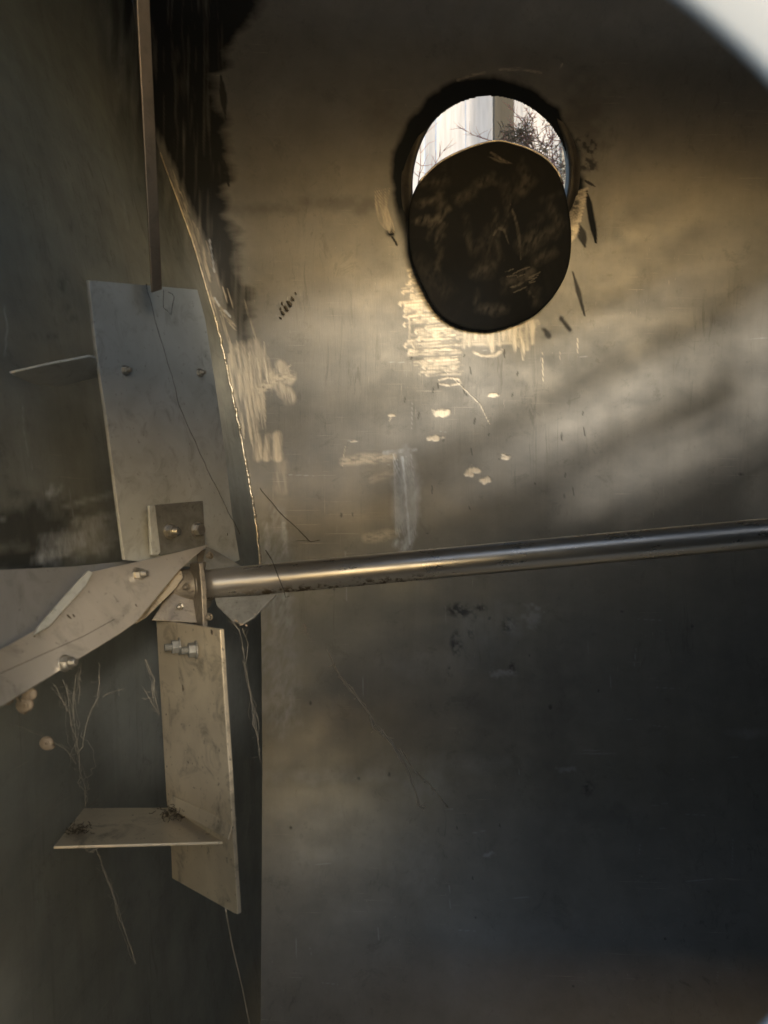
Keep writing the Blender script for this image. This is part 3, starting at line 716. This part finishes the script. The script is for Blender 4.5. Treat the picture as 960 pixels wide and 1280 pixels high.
strand('cobweb', [P(78, 850, 1.05), P(90, 880, 1.06), P(95, 930, 1.08), P(100, 965, 1.1), P(108, 1010, 1.2)], .00036, M_WEB, 'dusty cobweb rope stretched from the left paddle down to the flap', 'cobweb', G_W, .0028,
       [[P(95, 840, 1.08), P(92, 870, 1.07), P(93, 900, 1.07)], [P(100, 830, 1.06), P(98, 880, 1.07)], [P(66, 855, 1.05), P(85, 890, 1.06)], [P(125, 830, 1.08), P(122, 870, 1.08), P(108, 900, 1.08), P(98, 940, 1.08)],
        [P(62, 925, 1.07), P(80, 935, 1.08), P(95, 955, 1.1)], [P(20, 905, 1.0), P(60, 925, 1.07)], [P(128, 870, 1.08), P(150, 862, 1.1)], [P(82, 860, 1.05), P(88, 900, 1.06), P(95, 940, 1.08)]])
strand('cobweb', [P(120, 1062, 1.15), P(128, 1085, 1.15), P(143, 1120, 1.15), P(155, 1160, 1.15), P(170, 1205, 1.15)], .0004, M_WEB, 'faint cobweb thread trailing down below the horizontal flap', 'cobweb', G_W, .0015,
       [[P(105, 1060, 1.14), P(112, 1066, 1.14), P(122, 1060, 1.14)]])
strand('cobweb', [P(182, 825, 1.2), P(193, 850, 1.22), P(192, 865, 1.22), P(200, 895, 1.25)], .00036, M_WEB, 'small cobweb clinging to the left edge of the hanging paddle', 'cobweb', G_W, .0015, [[P(180, 860, 1.2), P(190, 880, 1.22), P(199, 893, 1.25)]])
strand('dark_thread', [P(332, 688, 1.29), P(340, 700, 1.27), P(348, 722, 1.262), P(355, 738, 1.265), P(357, 747, 1.268), P(362, 745, 1.268)], .0008, M_DARKWIRE, 'short dark thread draped over the shaft near the hub', 'thread', None, .0004)
strand('dark_thread', [P(183, 355, 1.10), P(195, 400, 1.12), P(207, 440, 1.13), P(225, 510, 1.18), P(250, 565, 1.2), P(275, 620, 1.2), P(300, 668, 1.2)], .0005, M_DARKWIRE, 'long dark thread crossing the tall grey paddle diagonally', 'thread', None, .0009)
strand('dark_thread', [P(205, 362, 1.12), P(206, 385, 1.12), P(214, 394, 1.12), P(216, 372, 1.12), P(210, 365, 1.12)], .0005, M_DARKWIRE, 'small curl of dark thread near the top of the tall paddle', 'thread', None, .0015)
w = lambda x, y: on_wall(x, y) + Vector((0, -.006, 0))
strand('dark_thread', [w(325, 610), w(350, 640), w(375, 665), w(388, 677), w(400, 675)], .0010, M_DARKWIRE, 'dark thread slanting across the wall just above the shaft', 'thread', None, .001, [[w(388, 677), w(370, 676)]])
def debris(name, spots, label, cat, mat=M_DEBRIS):
    bm = bmesh.new()
    for (x, y, Y, s, e) in spots:
        c = P(x, y, Y) if Y else w(x, y); bmesh.ops.create_icosphere(bm, subdivisions=2, radius=s, matrix=Matrix.Translation(c) @ Matrix.Rotation(e, 4, 'Y') @ Matrix.Diagonal((1, .6, .5, 1)))
    for vv in bm.verts: vv.co += Vector(mnoise.noise_vector(vv.co * 120)) * .003
    return tag(from_bm(name, bm, mat, None, True), label, cat)
debris('dead_moth', [(351, 398, 0, .006, .9), (354, 392, 0, .009, .9), (358, 386, 0, .011, .9), (362, 380, 0, .012, 1.0), (366, 374, 0, .009, 1.0), (370, 367, 0, .005, 1.0), (353, 380, 0, .006, 1.3), (351, 386, 0, .005, 1.2)], 'small dark dead insect stuck to the bright wall left of the port', 'insect')
for i, (x, y, Y, s, lab) in enumerate([(38, 868, .93, .009, 'upper of two pale snail shells under the left paddle'), (33, 881, .93, .011, 'lower and wider of two pale snail shells under the left paddle'), (60, 928, 1.0, .010, 'single pale snail shell caught in the cobweb further down')]):
    bm = bmesh.new(); c = P(x, y, Y); pts = []; rad = []
    for k in range(46):
        t = k / 45; a = t * 2 * math.pi * 2.6 + i; rr = s * (0.12 + 0.60 * t); pts.append(c + Vector((math.cos(a) * rr, -(1 - t) * s * .7, math.sin(a) * rr * .8))); rad.append(s * (.10 + .40 * t))
    tube(bm, pts, rad, 12); o = from_bm('snail_shell', bm, M_SHELL, None, True); tag(o, lab, 'snail shell', 'snail shells on the cobwebs')
debris('dirt_clump', [(10, 876, .90, .007, 0), (22, 874, .91, .006, 1), (2, 880, .89, .005, 0)], 'row of dry dirt crumbs under the lower edge of the left paddle', 'dirt', plain('dry_dirt', (.3, .25, .18), (.15, .13, .1)))
debris('weld_drips', [(296, 777, 1.235, .003, 0), (302, 781, 1.235, .0035, 0), (308, 781, 1.235, .003, 0), (318, 768, 1.235, .0025, 0)], 'pale crumbs on the tip of the gusset under the shaft', 'dirt', M_SHELL)
debris('dead_spider', [(231, 861, 1.255, .004, 1.5), (232, 866, 1.254, .003, 1.2), (228, 852, 1.256, .002, 0)], 'tiny dark dead insect on the face of the golden hanging paddle', 'insect')
# dust fluff lying on the flap
def fluff(c, r, n, label, zr=.35):
    bm = bmesh.new()
    for i in range(n):
        a = c + Vector((random.gauss(0, r), random.gauss(0, r * .7), abs(random.gauss(0, r * zr)))); pts = [a]
        d = Vector((random.gauss(0, 1), random.gauss(0, 1), random.gauss(0, .5))).normalized()
        for k in range(5):
            d = (d + Vector((random.gauss(0, .5), random.gauss(0, .5), random.gauss(0, .35)))).normalized(); pts.append(pts[-1] + d * r * .16)
        tube(bm, pts, .0005, 4)
    return tag(from_bm('dust_fluff', bm, M_DEBRIS, None, True), label, 'dust')
fluff(hz(222, 1022) + Vector((0, 0, .004)), .016, 110, 'dark dust fluff lying on the flap by the hanging paddle')
fluff(hz(98, 1040) + Vector((0, 0, .003)), .010, 60, 'small dark dust fluff near the left tip of the flap')

# ------------------------------------------------------------------ hatch rim next to the lens
HY = 0.22; hc = P(339, 690, HY); hr = 850 / F * HY
bm = bmesh.new(); rings = []; N = 160
for r, y in [(hr + .006, .003), (hr + .003, .002), (hr+.001, 0.0), (hr + .001, -.002), (hr + .003, -.004), (hr + .10, -.010), (hr + .104, -.004), (hr + .104, .003)]:
    rings.append([bm.verts.new(hc + Vector((math.cos(2 * math.pi * i / N) * r, y, math.sin(2 * math.pi * i / N) * r))) for i in range(N)])
rings.append(rings[0])
for A, B in zip(rings, rings[1:]):
    for i in range(N): bm.faces.new((A[i], A[(i + 1) % N], B[(i + 1) % N], B[i]))
tag(from_bm('hatch_rim', bm, M_WHITE, None, True), 'white rim of the hatch, blurred in the top right corner close to the lens', 'hatch rim')

# ------------------------------------------------------------------ tank shell above and behind (throws the shade)
def sheet(name, corners, mat, parent, th=.01):
    bm = bmesh.new(); n = (corners[1] - corners[0]).cross(corners[2] - corners[0]).normalized() * th
    a = [bm.verts.new(c) for c in corners]; b = [bm.verts.new(c + n) for c in corners]; k = len(a)
    bm.faces.new(a); bm.faces.new(b[::-1])
    for i in range(k): bm.faces.new((a[i], a[(i + 1) % k], b[(i + 1) % k], b[i]))
    return from_bm(name, bm, mat, parent)
M_SHELLIN = steel('shell_steel', (.25, .265, .27), (.19, .20, .205), rough=.5)
zt = SE[0].z
X0, X1, Z0, Z1, YF = -1.25, 1.95, -1.95, zt + .02, 0.235
sheet('roof_plate', [Vector((X0, YF, zt)), Vector((X1, YF, zt + .1)), Vector((X1, SE[0].y, zt + .1)), Vector((X0, SE[0].y, zt))], M_SHELLIN, tank)
sheet('far_end_plate', [Vector((X1, YF, Z0)), Vector((X1, YF, Z1 + .1)), Vector((X1, 2.6, Z1 + .1)), Vector((X1, 2.6, Z0))], M_SHELLIN, tank)
sheet('floor_plate', [Vector((X0, YF, Z0)), Vector((X1, YF, Z0)), Vector((X1, 2.0, Z0)), Vector((X0, 2.0, Z0))], plain('floor_bounce', (.38, .35, .30), (.30, .275, .24), .9, scale=8), tank)  # unseen floor, pale warm colour chosen to bounce light up
# front plate with a round hatch and a long slot added to let sunlight in
SLOT = (0.0, 1.90, 0.58, 1.46)
def rect(x0, x1, z0, z1): return [Vector((x0, YF, z0)), Vector((x1, YF, z0)), Vector((x1, YF, z1)), Vector((x0, YF, z1))]
sheet('front_plate', rect(X0, X1, SLOT[3], Z1), M_SHELLIN, tank)
sheet('front_plate', rect(X0, SLOT[0], 0.40, SLOT[3]), M_SHELLIN, tank)
sheet('front_plate', rect(SLOT[1], X1, 0.40, SLOT[3]), M_SHELLIN, tank)
sheet('front_plate', rect(SLOT[0], SLOT[1], 0.40, SLOT[2]), M_SHELLIN, tank)
sheet('front_plate', rect(-0.30, X1, -1.28, -0.45), M_SHELLIN, tank)  # openings around it invented to brighten the lower walls
sheet('front_plate', rect(X0, -0.62, -0.45, 0.40), M_SHELLIN, tank)
sheet('front_plate', rect(-0.58, 0.45, -1.84, -1.283), M_SHELLIN, tank)  # added to block a bright reflection on the lower wall
sheet('front_plate', rect(0.40, X1, -0.45, 0.40), M_SHELLIN, tank)
bm = bmesh.new(); N = 160; inn = []; out = []
for i in range(N):
    t = 2 * math.pi * i / N; c, q_ = math.cos(t), math.sin(t)
    inn.append(bm.verts.new((hc.x + c * (hr + .05), YF, hc.z + q_ * (hr + .05))))
    kx = ((0.40 - hc.x) if c > 0 else (hc.x + 0.46)) / max(abs(c), 1e-6); kz = ((0.40 - hc.z) if q_ > 0 else (hc.z + 0.45)) / max(abs(q_), 1e-6)
    k_ = min(kx, kz); out.append(bm.verts.new((hc.x + c * k_, YF, hc.z + q_ * k_)))
for i in range(N): bm.faces.new((inn[i], inn[(i + 1) % N], out[(i + 1) % N], out[i]))
from_bm('hatch_surround', bm, M_SHELLIN, tank)
bars = [(.95, 1.10, 1.95, 1.46, .085), (.98, 1.04, 1.75, 1.42, .08), (.80, .72, 1.75, 1.16, .03), (.55, .56, 1.80, 1.28, .060), (.02, 1.10, .72, 1.46, .045), (.05, 1.50, 1.75, 1.56, .06), (.95, 1.25, 1.75, 1.52, .07), (.9, .50, 1.75, .98, .06), (.1, .84, .8, .86, .02), (.05, .70, .75, .98, .018)]  # invented bars, out of view, that cast dark bands on the wall
for k in range(4): bars.append((1.15 + k * .12, .50, 1.95 + k * .1, .88 - k * .03, .016 + .008 * k))
bars.append((1.25, .95, 1.95, 1.34, .055))
bars.append((.75, .55, 1.75, .86, .028))
for k in range(6): bars.append((.1, 1.22 + k * .075, 1.7, 1.30 + k * .075, .031))
for (xa, za, xb, zb, r) in bars:
    bm = bmesh.new(); cyl(bm, Vector((xa, YF + .09, za)), Vector((xb, YF + .09, zb)), r); from_bm('shade_bar', bm, M_SHELLIN, tank, True)

# ------------------------------------------------------------------ outside, seen through the port
gr = bmesh.new()
for c in ((-60, -40), (60, -40), (60, 120), (-60, 120)): gr.verts.new((c[0], c[1], -2.2))
gr.faces.new(gr.verts[:]); tag(from_bm('ground', gr, M_GROUND), kind='structure')
FY = 4.6
fence = empty('board_fence', P(613, 640, FY) + Vector((0, 0, -2.2)), 'pale weathered board fence outside, seen through the port', 'fence')
x = P(490, 0, FY).x; i = 0
edges = [400, 436, 470, 498, 531, 545, 582, 620, 662, 690, 708, 740, 780, 830, 880]
for a, b in zip(edges, edges[1:]):
    xa = P(a, 0, FY).x; xb = P(b, 0, FY).x
    bm = bmesh.new(); bmesh.ops.create_cube(bm, size=1, matrix=Matrix.Translation((0.5 * (xa + xb), FY + random.uniform(0, .01), 0.6)) @ Matrix.Diagonal((xb - xa - .004, .02, 5.6, 1)))
    from_bm('board', bm, random.choice([M_PLANK, M_PLANK2]), fence)
for a, b in ((617, 641),):
    xa = P(a, 0, FY - .3).x; xb = P(b, 0, FY - .3).x
    bm = bmesh.new(); bmesh.ops.create_cube(bm, size=1, matrix=Matrix.Translation((0.5 * (xa + xb), FY - .3, 0.6)) @ Matrix.Diagonal((xb - xa, .08, 5.6, 1)))
    tag(from_bm('wooden_post', bm, M_POST), 'brown upright post in front of the pale fence, seen through the port', 'post')
bm = bmesh.new(); bmesh.ops.create_cube(bm, size=1, matrix=Matrix.Translation((P(708, 0, 3.6).x, 3.6, 0.6)) @ Matrix.Diagonal((.055, .05, 5.6, 1)))
tag(from_bm('wooden_post', bm, plain('pale_post', (.5, .46, .38), (.38, .35, .28), .8, scale=6, stretch=(8, 8, .6))), 'pale narrow post at the right edge of the port opening', 'post')

def twig(bm, a, d, l, r, depth):
    pts = [a]; k = 6
    for i in range(k):
        d = (d + Vector((random.gauss(0, .14), random.gauss(0, .14), random.gauss(0, .14)))).normalized(); pts.append(pts[-1] + d * l / k)
    tube(bm, pts, [r * (1 - .7 * i / k) for i in range(k + 1)], 5)
    if depth:
        for p in pts[1:]:
            for s in range(2):
                dd = (d + Vector((random.gauss(0, .8), random.gauss(0, .6), random.gauss(0, .6)))).normalized(); twig(bm, p, dd, l * .38, r * .6, depth - 1)
def bush(Y, starts, label, r=.0026):
    bm = bmesh.new()
    for (x0, y0, x1, y1, dep) in starts:
        a = P(x0, y0, Y + random.uniform(-.1, .1)); b = P(x1, y1, Y + random.uniform(-.1, .1)); twig(bm, a, (b - a).normalized(), (b - a).length, r, dep)
    return tag(from_bm('dry_branch', bm, M_TWIG, None, True), label, 'branch')
bush(2.85, [(690, 250, 662, 150, 2), (700, 240, 690, 160, 2), (672, 215, 645, 140, 2), (660, 210, 690, 145, 2), (705, 230, 672, 160, 2), (650, 195, 680, 165, 2)], 'reddish brown dry conifer branch in the right of the port opening')
bush(2.85, [(522, 250, 540, 168, 1), (530, 235, 545, 185, 1)], 'dry brown twig at the left edge of the port opening', .002)
# matted nest on the disc's top edge
bm = bmesh.new(); c = P(648, 170, 2.62)
for i in range(150):
    a = c + Vector((random.gauss(0, .028), random.gauss(0, .02), random.gauss(0, .020) - .005)); d = Vector((random.gauss(0, 1), random.gauss(0, .6), random.gauss(0, .7))).normalized()
    tube(bm, [a, a + d * .02 + Vector((0, 0, .004)), a + d * .04], .0013, 4)
for k in range(90):
    t = random.random(); a = P(668 + 42 * t, 182 + 45 * t * t, 2.6) + Vector((random.gauss(0, .012), 0, random.gauss(0, .012))); d = Vector((random.gauss(0, 1), random.gauss(0, .6), random.gauss(0, .7))).normalized()
    tube(bm, [a, a + d * .02, a + d * .035], .0012, 4)
tag(from_bm('twig_nest', bm, plain('nest_straw', (.48, .34, .20), (.22, .15, .09), .95), None, True), 'matted clump of brown twigs on the top edge of the port opening', 'nest')
